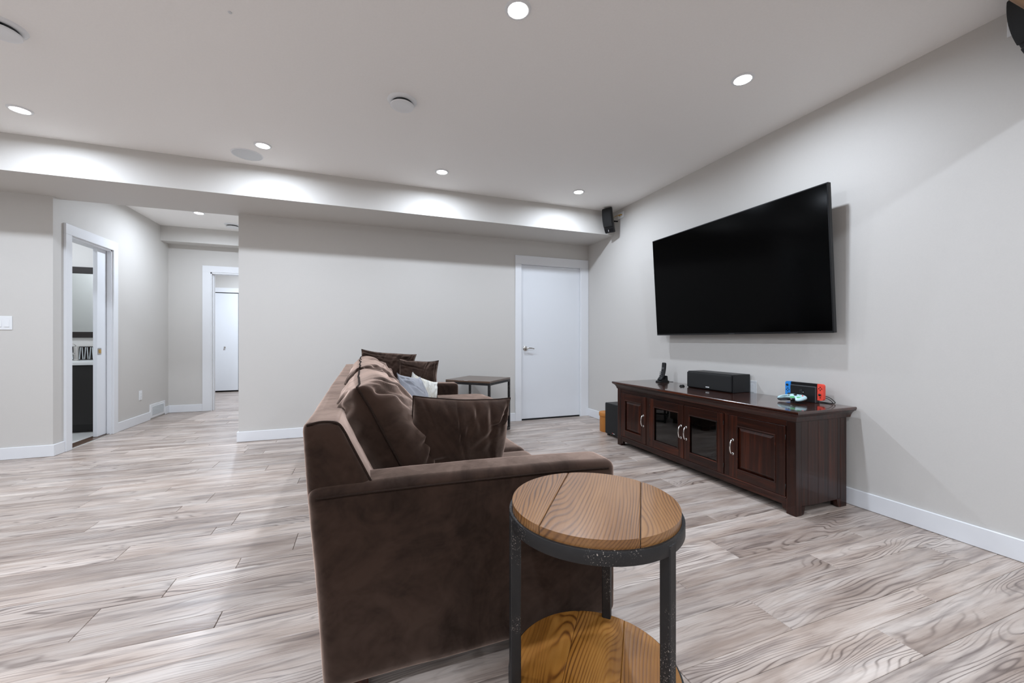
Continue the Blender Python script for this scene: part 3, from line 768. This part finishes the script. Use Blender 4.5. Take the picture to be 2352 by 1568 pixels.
for i in range(3):
    pts = [(.018*math.cos(t*.4)*(1-.12*i)+.003*math.sin(t+i), .022*math.sin(t*.4)*(1-.1*i), .003+.0045*i+.002*math.sin(t*.8+i)) for t in range(16)]
    obj('loop', tube(B(), pts, .0026, 6, closed=True), 'black_rubber', co, local=True, smooth=True)

# game console in its dock: red and blue grips at the ends
CX_ = 2.826
gc = thing('game_console', 'handheld game console in a black dock with red and blue grips', 'game console', (CX_, 1.86, SZ))
obj('dock', bx(CX_-.022, CX_+.022, 1.776, 1.945, SZ, SZ+.108, bev=.005), 'grey_plastic', gc)
obj('dock_front', bx(CX_-.0235, CX_-.020, 1.780, 1.941, SZ+.003, SZ+.105, bev=.002), 'black_satin', gc)
em = B(); X0 = CX_-.0242
def rr2(y0, y1, z0, z1, rl, rr_):
    """outline of a panel with one rounded side each"""
    pts = []
    for (cy, cz, r_, a0) in ((y1-rr_, z1-rr_, rr_, 0), (y0+rl, z1-rl, rl, 90), (y0+rl, z0+rl, rl, 180), (y1-rr_, z0+rr_, rr_, 270)):
        for k in range(5):
            a = R(a0+22.5*k); pts.append((cy+r_*math.cos(a), cz+r_*math.sin(a)))
    return pts
obj('emblem', prism(B(), rr2(1.864, 1.878, SZ+.052, SZ+.083, .0005, .008), 0, X0, X0+.002), 'grey_plastic', gc)
obj('emblem', prism(B(), rr2(1.8655, 1.8765, SZ+.0535, SZ+.0815, .0005, .0065), 0, X0-.0004, X0+.001), 'black_satin', gc)
obj('emblem', prism(B(), rr2(1.847, 1.861, SZ+.052, SZ+.083, .008, .0005), 0, X0, X0+.002), 'black_plastic', gc)
obj('emblem_dot', lathe(B(), [(0, -.0008), (.0028, -.0008), (.0028, 0), (0, 0)], 12, (X0-.0002, 1.871, SZ+.074), 'x'), 'grey_plastic', gc)
obj('emblem_dot', lathe(B(), [(0, -.0008), (.0022, -.0008), (.0022, 0), (0, 0)], 12, (X0-.0002, 1.854, SZ+.064), 'x'), 'print_white', gc)
obj('tablet', bx(CX_-.007, CX_+.007, 1.772, 1.949, SZ+.020, SZ+.128, bev=.002), 'black_plastic', gc)
def grip(y0, y1, mat, outer):
    rl, rr_ = (.014, .0015) if outer < 0 else (.0015, .014)
    g_ = obj('grip', prism(B(), rr2(y0, y1, SZ+.020, SZ+.128, rl, rr_), 0, CX_-.012, CX_+.010), mat, gc)
    yc = (y0+y1)/2; zs = SZ+.104 if outer > 0 else SZ+.058
    zb = SZ+.070 if outer > 0 else SZ+.098
    obj('stick', lathe(B(), [(0, -.010), (.0075, -.009), (.0078, -.006), (.004, -.004), (.004, 0), (0, 0)], 16, (CX_-.012, yc, zs), 'x'), 'black_rubber', g_, smooth=True)
    for dy, dz in ((0, .0095), (0, -.0095), (.0085, 0), (-.0085, 0)):
        obj('button', lathe(B(), [(0, -.0022), (.0032, -.002), (.0034, 0), (0, 0)], 12, (CX_-.012, yc+dy, zb+dz), 'x'), 'black_plastic', g_, smooth=True)
    obj('button', bx(CX_-.0135, CX_-.011, yc-.0028, yc+.0028, SZ+.036, SZ+.0415), 'black_plastic', g_)
grip(1.949, 1.986, 'blue_plastic', 1); grip(1.735, 1.772, 'red_plastic', -1)
bm = tube(B(), curve_pts([(CX_+.02, 1.80, SZ+.03), (CX_+.03, 1.745, SZ+.035), (CX_+.045, 1.715, SZ+.012), (CX_+.03, 1.725, SZ+.003), (CX_+.02, 1.78, SZ+.003)], 8), .0024, 6)
obj('cord', bm, 'black_rubber', gc, smooth=True)
obj('cord', tube(B(), curve_pts([(CX_+.02, 1.81, SZ+.04), (CX_+.034, 1.74, SZ+.045), (CX_+.052, 1.705, SZ+.015), (CX_+.056, 1.72, SZ+.003), (CX_+.06, 1.80, SZ+.003)], 8), .0024, 6), 'black_rubber', gc, smooth=True)

# game controller lying in front of the dock
gp = thing('game_controller', 'pale blue and green game controller in front of the docked console', 'controller', (2.715, 1.862, SZ), (0, 0, R(-96)))
def ctl(z0, z1, sc=1.0):
    """controller outline (local x width, y depth): top shoulders and two grips"""
    out = [(0, .046), (.022, .048), (.040, .052), (.058, .048), (.070, .030), (.077, .0), (.080, -.030), (.074, -.052), (.062, -.055), (.050, -.042), (.036, -.022), (.018, -.016), (0, -.016)]
    full = out+[(-x, y_) for x, y_ in out[-2:0:-1]]
    ring = curve_pts([(x*sc, y_*sc, 0) for x, y_ in full]+[(full[0][0]*sc, full[0][1]*sc, 0)], 4)[:-1]
    return ring
def loft(levels, zfun):
    bm = B(); rings = []
    for sc, z in levels: rings.append([bm.verts.new((p.x, p.y*1.0, z+zfun(p.x*1.0, p.y))) for p in ctl(0, 0, sc)])
    n = len(rings[0])
    for a, b_ in zip(rings, rings[1:]):
        for i in range(n): bm.faces.new((a[i], a[(i+1) % n], b_[(i+1) % n], b_[i]))
    bm.faces.new(rings[0]); bm.faces.new(rings[-1]); return bm
zf = lambda x, y_: .010*min(1, max(0, (y_+.05)/.09))-.006*min(1, (abs(x)/.08)**2)
obj('lower_shell', loft([(.55, .007), (.80, .008), (.95, .014), (1.0, .024)], zf), 'black_satin', gp, local=True, smooth=True)
up_ = obj('upper_shell', loft([(1.0, .024), (.985, .032), (.93, .038), (.80, .042), (.5, .044)], zf), 'controller_shell', gp, local=True, smooth=True)
gm = loft([(.40, .0), (.40, .012)], lambda x, y_: 0); gm.transform(Matrix.Translation((.038, -.022, .033)) @ Matrix.Scale(.9, 4)); obj('green_patch', gm, 'controller_green', gp, local=True)
gm = loft([(.34, .0), (.34, .012)], lambda x, y_: 0); gm.transform(Matrix.Translation((-.018, .022, .036)) @ Matrix.Scale(.8, 4)); obj('green_patch', gm, 'controller_green', gp, local=True)
for (a, e_) in ((-.042, .016), (.022, -.008)): obj('stick', lathe(B(), [(0, .064), (.009, .063), (.010, .059), (.005, .056), (.005, .046), (0, .046)], 18, (a, e_, -.006)), 'black_rubber', gp, local=True, smooth=True)
for i, (a, e_, m_) in enumerate(((.042, .028, 'red_plastic'), (.042, .006, 'controller_green'), (.031, .017, 'blue_plastic'), (.053, .017, 'red_plastic'))):
    obj('button', lathe(B(), [(0, .053), (.005, .052), (.005, .044), (0, .044)], 14, (a, e_, -.002)), m_, gp, local=True, smooth=True, auto=40)
obj('pad', bx(-.026, -.010, -.012, -.008, .043, .048), 'black_plastic', gp, local=True); obj('pad', bx(-.020, -.016, -.018, -.002, .043, .048), 'black_plastic', gp, local=True)
obj('port', bx(-.006, .006, -.0175, -.015, .020, .024), 'logo_silver', gp, local=True)

# ---- subwoofer and round box past the console
sb = thing('subwoofer', 'black box subwoofer on the floor past the media console', 'subwoofer', (2.68, 3.62, 0))
obj('cabinet', bx(2.512, 2.85, 3.445, 3.785, .022, .358, bev=.004), 'black_satin', sb)
for a in (2.54, 2.82):
    for e_ in (3.47, 3.76): obj('foot', lathe(B(), [(0, 0), (.015, 0), (.018, .023), (0, .023)], 14, (a, e_, 0)), 'black_rubber', sb)
obj('grille', bx(2.506, 2.513, 3.452, 3.778, .03, .350, bev=.002), 'black_grille', sb)
obj('badge', bx(2.5048, 2.5062, 3.60, 3.63, .042, .048), 'logo_silver', sb); obj('badge', bx(2.5048, 2.5062, 3.632, 3.645, .045, .050), 'red_plastic', sb)
rb = thing('round_box', 'round orange lidded box on the floor beside the subwoofer', 'box', (2.655, 3.935, 0))
obj('drum', lathe(B(), [(0, 0), (.098, 0), (.100, .004), (.100, .18), (0, .18)], 48), 'orange_card', rb, local=True, smooth=True, auto=40)
obj('lid', lathe(B(), [(.101, .176), (.107, .176), (.108, .18), (.108, .212), (.105, .2165), (0, .218)], 48), 'orange_card', rb, local=True, smooth=True, auto=40)

# ================================================================== wall speakers
def wall_speaker(label, pos, normal_xy, tilt, wall_pt):
    yaw = math.atan2(normal_xy[1], normal_xy[0])+math.pi/2      # local -y is the front
    t = thing('wall_speaker', label, 'speaker', pos, (0, 0, yaw), group='wall mounted speakers')
    tm = Matrix.Rotation(R(tilt), 4, 'X')
    def bow(p): return Vector((p.x, p.y-.030*(1-(p.z/.145)**2)*(1 if p.y < 0 else .25), p.z))
    a = roundbox((-.062, -.012, -.145), (.062, .055, .145), .008, fn=lambda p: bow(Vector((p.x*(1-.35*max(0, p.y)/.055), p.y, p.z))), n=10, e=2); a.transform(tm)
    obj('cabinet', a, 'black_satin', t, local=True, smooth=True, auto=50)
    g_ = roundbox((-.058, -.022, -.070), (.058, -.010, .140), .005, fn=bow, n=10, e=2); g_.transform(tm)
    obj('grille', g_, 'black_grille', t, local=True, smooth=True, auto=50)
    g_ = roundbox((-.058, -.020, -.140), (.058, -.010, -.088), .005, fn=bow, n=6, e=2); g_.transform(tm)
    obj('lower_panel', g_, 'black_plastic', t, local=True, smooth=True, auto=50)
    g_ = bx(-.003, .003, -.0445, -.040, -.128, -.104, bev=.001, seg=1); g_.transform(tm); obj('badge', g_, 'logo_silver', t, local=True)
    # bracket to the wall
    inv = (Matrix.Translation(pos) @ Matrix.Rotation(yaw, 4, 'Z')).inverted()
    q = inv @ Vector(wall_pt)
    obj('bracket', tube(B(), [(0, .03, 0), (q.x*.5, q.y*.5+.02, q.z*.6), q], .009, 10), 'black_satin', t, local=True, smooth=True)
    return t, yaw
wall_speaker('black curved wall speaker in the corner under the ceiling', (2.760, 4.085, 2.478), (-.88, -.48), 17, (XW-.001, 4.14, 2.50))
wall_speaker('black curved wall speaker hanging beside the wood ceiling beam', (2.79, .845, 2.47), (-.88, .48), 17, (XW-.001, .83, 2.50))
bm = B(); 
spw = thing('speaker_wire', 'thin gold wires from the wall plate to the corner speaker', 'wire', (XW, 4.07, 2.55))
for dz in (0, .008): obj('strand', tube(B(), curve_pts([(XW-.03, 4.05, 2.553+dz), (XW-.045, 4.09, 2.545+dz), (XW-.06, 4.13, 2.54), (2.83, 4.13, 2.52)], 6), .0022, 6), 'copper_wire', spw, smooth=True)

# ================================================================== sofa
so = thing('sofa', 'large brown velvet sofa with a chaise end facing the television', 'sofa', (.4, 2.77, 0))
AY0, AY1 = 1.24, 1.398
def soft(p, a=.004, f=5): n_ = fbm(p*f, 2); return p+Vector((noise.noise(p*f+Vector((7, 0, 0))), noise.noise(p*f+Vector((0, 7, 0))), n_))*a
def armfn(p):
    k = 1-min(1, max(0, (p.x+.13)/.6)); p.x -= (p.z-.06)*.072*k
    f = max(0, min(1, (p.z-.3)/.3)); p.z -= .022*f*max(0, (p.x+.1)/1.0)**1.5
    p.z += .006*math.sin((p.x+.1)*3.1)*f
    return soft(p, .003, 4)
obj('arm', roundbox((-.108, AY0, .045), (.872, AY1, .628), .032, armfn, n=26, e=4), 'velvet', so, smooth=True)
FA0, FA1 = 4.07, 4.235
obj('arm', roundbox((-.108, FA0, .045), (.93, FA1, .622), .032, armfn, n=20, e=4), 'velvet', so, smooth=True)
def seam(y): return [armfn(Vector((x, y, z))) for x, z in [(-.085, .612), (0, .612), (.2, .612), (.4, .612), (.6, .612), (.78, .612), (.835, .612)]]
obj('piping', tube(B(), curve_pts([Vector((p.x, p.y-.0008, p.z-.010)) for p in seam(AY0)], 6), .0034, 6), 'velvet_piping', so, smooth=True)
BZ = .812
def backfn(p):
    w_ = max(0.0, min(1.0, (p.x+.11)/.155)); z = p.z            # 0 outer face .. 1 inner face
    k = max(0.0, min(1.0, (.80-z)/.40))
    p.x += w_*(-.052+.165*k)-(z-.06)*.072
    return soft(p, .003, 4)
obj('back', roundbox((-.110, 1.262, .05), (.045, FA1-.02, BZ), .026, backfn, n=30, e=4), 'velvet', so, smooth=True)
pp = [backfn(Vector((.0445, 1.266+.004, z))) for z in (.50, .58, .66, .74, .782)]+[backfn(Vector((.030, 1.268, .806))), backfn(Vector((-.03, 1.268, .8125))), backfn(Vector((-.09, 1.268, .806)))]
obj('piping', tube(B(), curve_pts(pp, 6), .0036, 6), 'velvet_piping', so, smooth=True)
obj('base', roundbox((-.09, AY1-.02, .05), (.84, FA0+.02, .30), .02, n=6, e=2), 'velvet', so, smooth=True)
obj('chaise_base', roundbox((.70, 3.50, .05), (1.17, FA0-.01, .31), .02, n=6, e=2), 'velvet', so, smooth=True)
def seatfn(lo, hi, b_):
    def f(p):
        u = (p.x-(lo[0]+hi[0])/2)/((hi[0]-lo[0])/2); v = (p.y-(lo[1]+hi[1])/2)/((hi[1]-lo[1])/2)
        if p.z > (lo[2]+hi[2])/2: p.z += b_*(1-u*u)*(1-v*v)
        return soft(p, .005, 5)
    return f
for lo, hi in (((.03, 1.405, .295), (.868, 2.072, .440)), ((.03, 2.076, .295), (.868, 2.785, .440)), ((.03, 2.789, .295), (.868, 3.515, .440))):
    obj('seat_cushion', roundbox(lo, hi, .045, seatfn(lo, hi, .022), n=14, e=4), 'velvet', so, smooth=True)
lo, hi = (.03, 3.519, .300), (1.205, FA0-.004, .488)
obj('seat_cushion', roundbox(lo, hi, .06, seatfn(lo, hi, .020), n=16, e=4), 'velvet', so, smooth=True)['label'] = 'long chaise cushion'
# loose back cushions leaning on the back
def back_cushion(y0, y1, zb, h, t, lean, seed, xb):
    bm, ring = pillow(y1-y0, h, t, seed, n=72, pin=.018, wr=.016, sag=.12, expo=.36, creases=34)
    up_v = Vector((-math.sin(R(lean)), 0, math.cos(R(lean))))
    m = frame(Vector((xb, (y0+y1)/2, zb))+up_v*(h/2), (0, 1, 0), up_v)
    bm.transform(m); ring = [m @ p for p in ring]
    c = obj('back_cushion', bm, 'velvet', so, smooth=True)
    obj('piping', tube(B(), ring[::2], .0042, 6, closed=True), 'velvet_piping', c, smooth=True)
    return c
back_cushion(1.415, 2.13, .420, .535, .31, 27, 3, .225)
back_cushion(2.10, 2.81, .420, .545, .30, 24, 5, .205)
back_cushion(2.79, 3.50, .420, .535, .29, 24, 8, .20)
for (a, e_) in ((-.02, 1.30), (.80, 1.30), (-.02, 4.17), (.80, 4.17), (1.10, 3.56), (1.10, 4.0)):
    obj('leg', prism(B(), [(a-.03, 0), (a+.03, 0), (a+.04, .056), (a-.04, .056)], 1, e_-.035, e_+.035) if False else bx(a-.035, a+.035, e_-.035, e_+.035, 0, .056, bev=.004), 'cherry_z', so)
# throw pillows
def throw(name, label, w, h, t, seed, pos, xdir, ydir, group, mat='velvet', back=None, pin=.07, wr=.012):
    if not back:
        bm, ring = pillow(w, h, t, seed, pin=pin, wr=wr)
        th_ = thing(name, label, 'pillow', pos, group=group); m = frame(pos, xdir, ydir)
        bm.transform(m); obj('cover', bm, mat, th_, smooth=True); obj('piping', tube(B(), [m @ p for p in ring], .003, 6, closed=True), 'velvet_piping', th_, smooth=True)
        return th_
    th_ = thing(name, label, 'pillow', pos, group=group); m = frame(pos, xdir, ydir)
    for s_, nm, mt in ((1, 'front_panel', mat), (-1, 'back_panel', back)):
        bm, ring = pillow(w, h, t, seed, pin=pin, wr=wr, side=s_); bm.transform(m); obj(nm, bm, mt, th_, smooth=True)
    return th_
G = 'pillows on the sofa'
throw('throw_pillow', 'brown velvet pillow leaning inside the sofa arm by the round table', .385, .41, .18, 11, (.350, 1.54, .628), (1, .03, -.06), (-.02, -.22, 1), G, wr=.015, pin=.03)
throw('throw_pillow', 'large brown velvet pillow with raised corner against the far sofa arm', .50, .47, .20, 14, (.205, 3.93, .705), (1, -.12, -.10), (.05, .20, 1), G, wr=.016)
throw('throw_pillow', 'smaller brown velvet pillow in front of the large far-arm pillow', .36, .37, .15, 17, (.475, 3.72, .685), (1, .02, -.05), (.0, .22, 1), G, wr=.015)
throw('throw_pillow', 'pale grey linen pillow with an upturned corner on the sofa', .42, .42, .14, 21, (.325, 2.66, .620), (.45, .87, -.15), (-.30, .05, 1), G, mat='grey_linen', back='grey_linen', wr=.010, pin=.10)
throw('throw_pillow', 'cream pillow printed with a sketch beside the grey linen pillow', .36, .36, .13, 25, (.40, 2.98, .600), (.62, .72, -.30), (.12, .10, 1), G, mat='printed_linen', back='printed_linen', wr=.008, pin=.10)

# ================================================================== round side table
RX, RY, RZ, RR = .609, .976, .600, .229
rt_ = thing('round_side_table', 'round wood and iron side table beside the sofa arm', 'table', (RX, RY, 0), (0, 0, R(51.5)))
def disc_slice(r, y0, y1, z0, z1, bev, seg=72):
    """part of a disc between two chords, local x along the grain"""
    pts = []
    a0, a1 = math.asin(max(-1, y0/r)), math.asin(min(1, y1/r))
    n = seg//3
    for i in range(n+1):
        a = a0+(a1-a0)*i/n; pts.append((r*math.cos(a), r*math.sin(a)))
    for i in range(n+1):
        a = a1+(a0-a1)*i/n; pts.append((-r*math.cos(a), r*math.sin(a)))
    q = []
    for p in pts:
        if not q or (Vector(p)-Vector(q[-1])).length > 1e-5: q.append(p)
    if (Vector(q[0])-Vector(q[-1])).length < 1e-5: q.pop()
    bm = prism(B(), q, 2, z0, z1)
    ed = [e_ for e_ in bm.edges if abs(e_.verts[0].co.z-z1) < 1e-6 and abs(e_.verts[1].co.z-z1) < 1e-6]
    bmesh.ops.bevel(bm, geom=ed, offset=bev, segments=2, affect='EDGES', profile=.5)
    return bm
for y0, y1 in ((-RR, -.1278), (-.1262, .1062), (.1078, RR)):
    obj('top_plank', disc_slice(RR, y0, y1, RZ-.046, RZ, .0025), 'oak_top', rt_, local=True)
obj('band', lathe(B(), [(RR+.001, RZ-.056), (RR+.008, RZ-.056), (RR+.009, RZ-.054), (RR+.009, RZ-.024), (RR+.008, RZ-.022), (RR+.001, RZ-.022), (RR+.001, RZ-.056)], 96), 'iron', rt_, local=True, smooth=True, auto=40)
obj('inner_disc', disc_slice(RR-.002, -.16, .14, RZ-.05, RZ-.004, .0005), 'iron', rt_, local=True)
SHZ = .128; SR = .233
for y0, y1 in ((-SR, -.075), (-.0745, .0745), (.075, SR)):
    obj('shelf_plank', disc_slice(SR, y0, y1, SHZ-.03, SHZ, .002), 'oak_shelf', rt_, local=True)
obj('shelf_band', lathe(B(), [(SR+.001, SHZ-.036), (SR+.007, SHZ-.036), (SR+.007, SHZ-.006), (SR+.001, SHZ-.006), (SR+.001, SHZ-.036)], 96), 'iron', rt_, local=True, smooth=True, auto=40)
for a in (47, 171, 288):
    t_ = bx(.212, .240, -.014, .014, 0, RZ-.030, bev=.0025, seg=1)
    t_.transform(Matrix.Rotation(R(a-51.5), 4, 'Z')); obj('leg', t_, 'iron', rt_, local=True)

# ================================================================== square end table past the chaise
et = thing('end_table', 'square end table with metal frame and drawer past the chaise', 'table', (1.239, 4.412, 0), (0, 0, R(45.6)))
hx, hy, EZ = .265, .275, .61
obj('top', bx(-hx, hx, -hy, hy, EZ-.022, EZ, bev=.003), 'walnut_y', et, local=True)
for sx in (-1, 1):
    for sy in (-1, 1): obj('leg', bx(*sorted((sx*hx, sx*(hx-.024))), *sorted((sy*hy, sy*(hy-.024))), 0, EZ-.020, bev=.002, seg=1), 'iron', et, local=True)
    obj('frame_rail', bx(*sorted((sx*hx, sx*(hx-.022))), -hy+.02, hy-.02, EZ-.046, EZ-.022), 'iron', et, local=True)
    obj('frame_rail', bx(*sorted((sx*hx, sx*(hx-.022))), -hy+.02, hy-.02, .012, .030), 'iron', et, local=True)
for sy in (-1, 1):
    obj('frame_rail', bx(-hx+.02, hx-.02, *sorted((sy*hy, sy*(hy-.022))), EZ-.046, EZ-.022), 'iron', et, local=True)
    obj('frame_rail', bx(-hx+.02, hx-.02, *sorted((sy*hy, sy*(hy-.022))), .012, .030), 'iron', et, local=True)
obj('drawer_case', bx(-hx+.004, hx-.004, -hy+.012, hy-.004, .160, .292, bev=.002), 'walnut_y', et, local=True)
dr = obj('drawer', bx(-hx+.026, hx-.026, -hy+.002, -hy+.014, .166, .280, bev=.002), 'walnut_y', et, local=True)
obj('knob', lathe(B(), [(0, -.030), (.014, -.028), (.018, -.021), (.014, -.014), (.007, -.010), (.007, 0), (0, 0)], 20, (0, -hy+.003, .223), 'y'), 'chrome', dr, local=True, smooth=True)
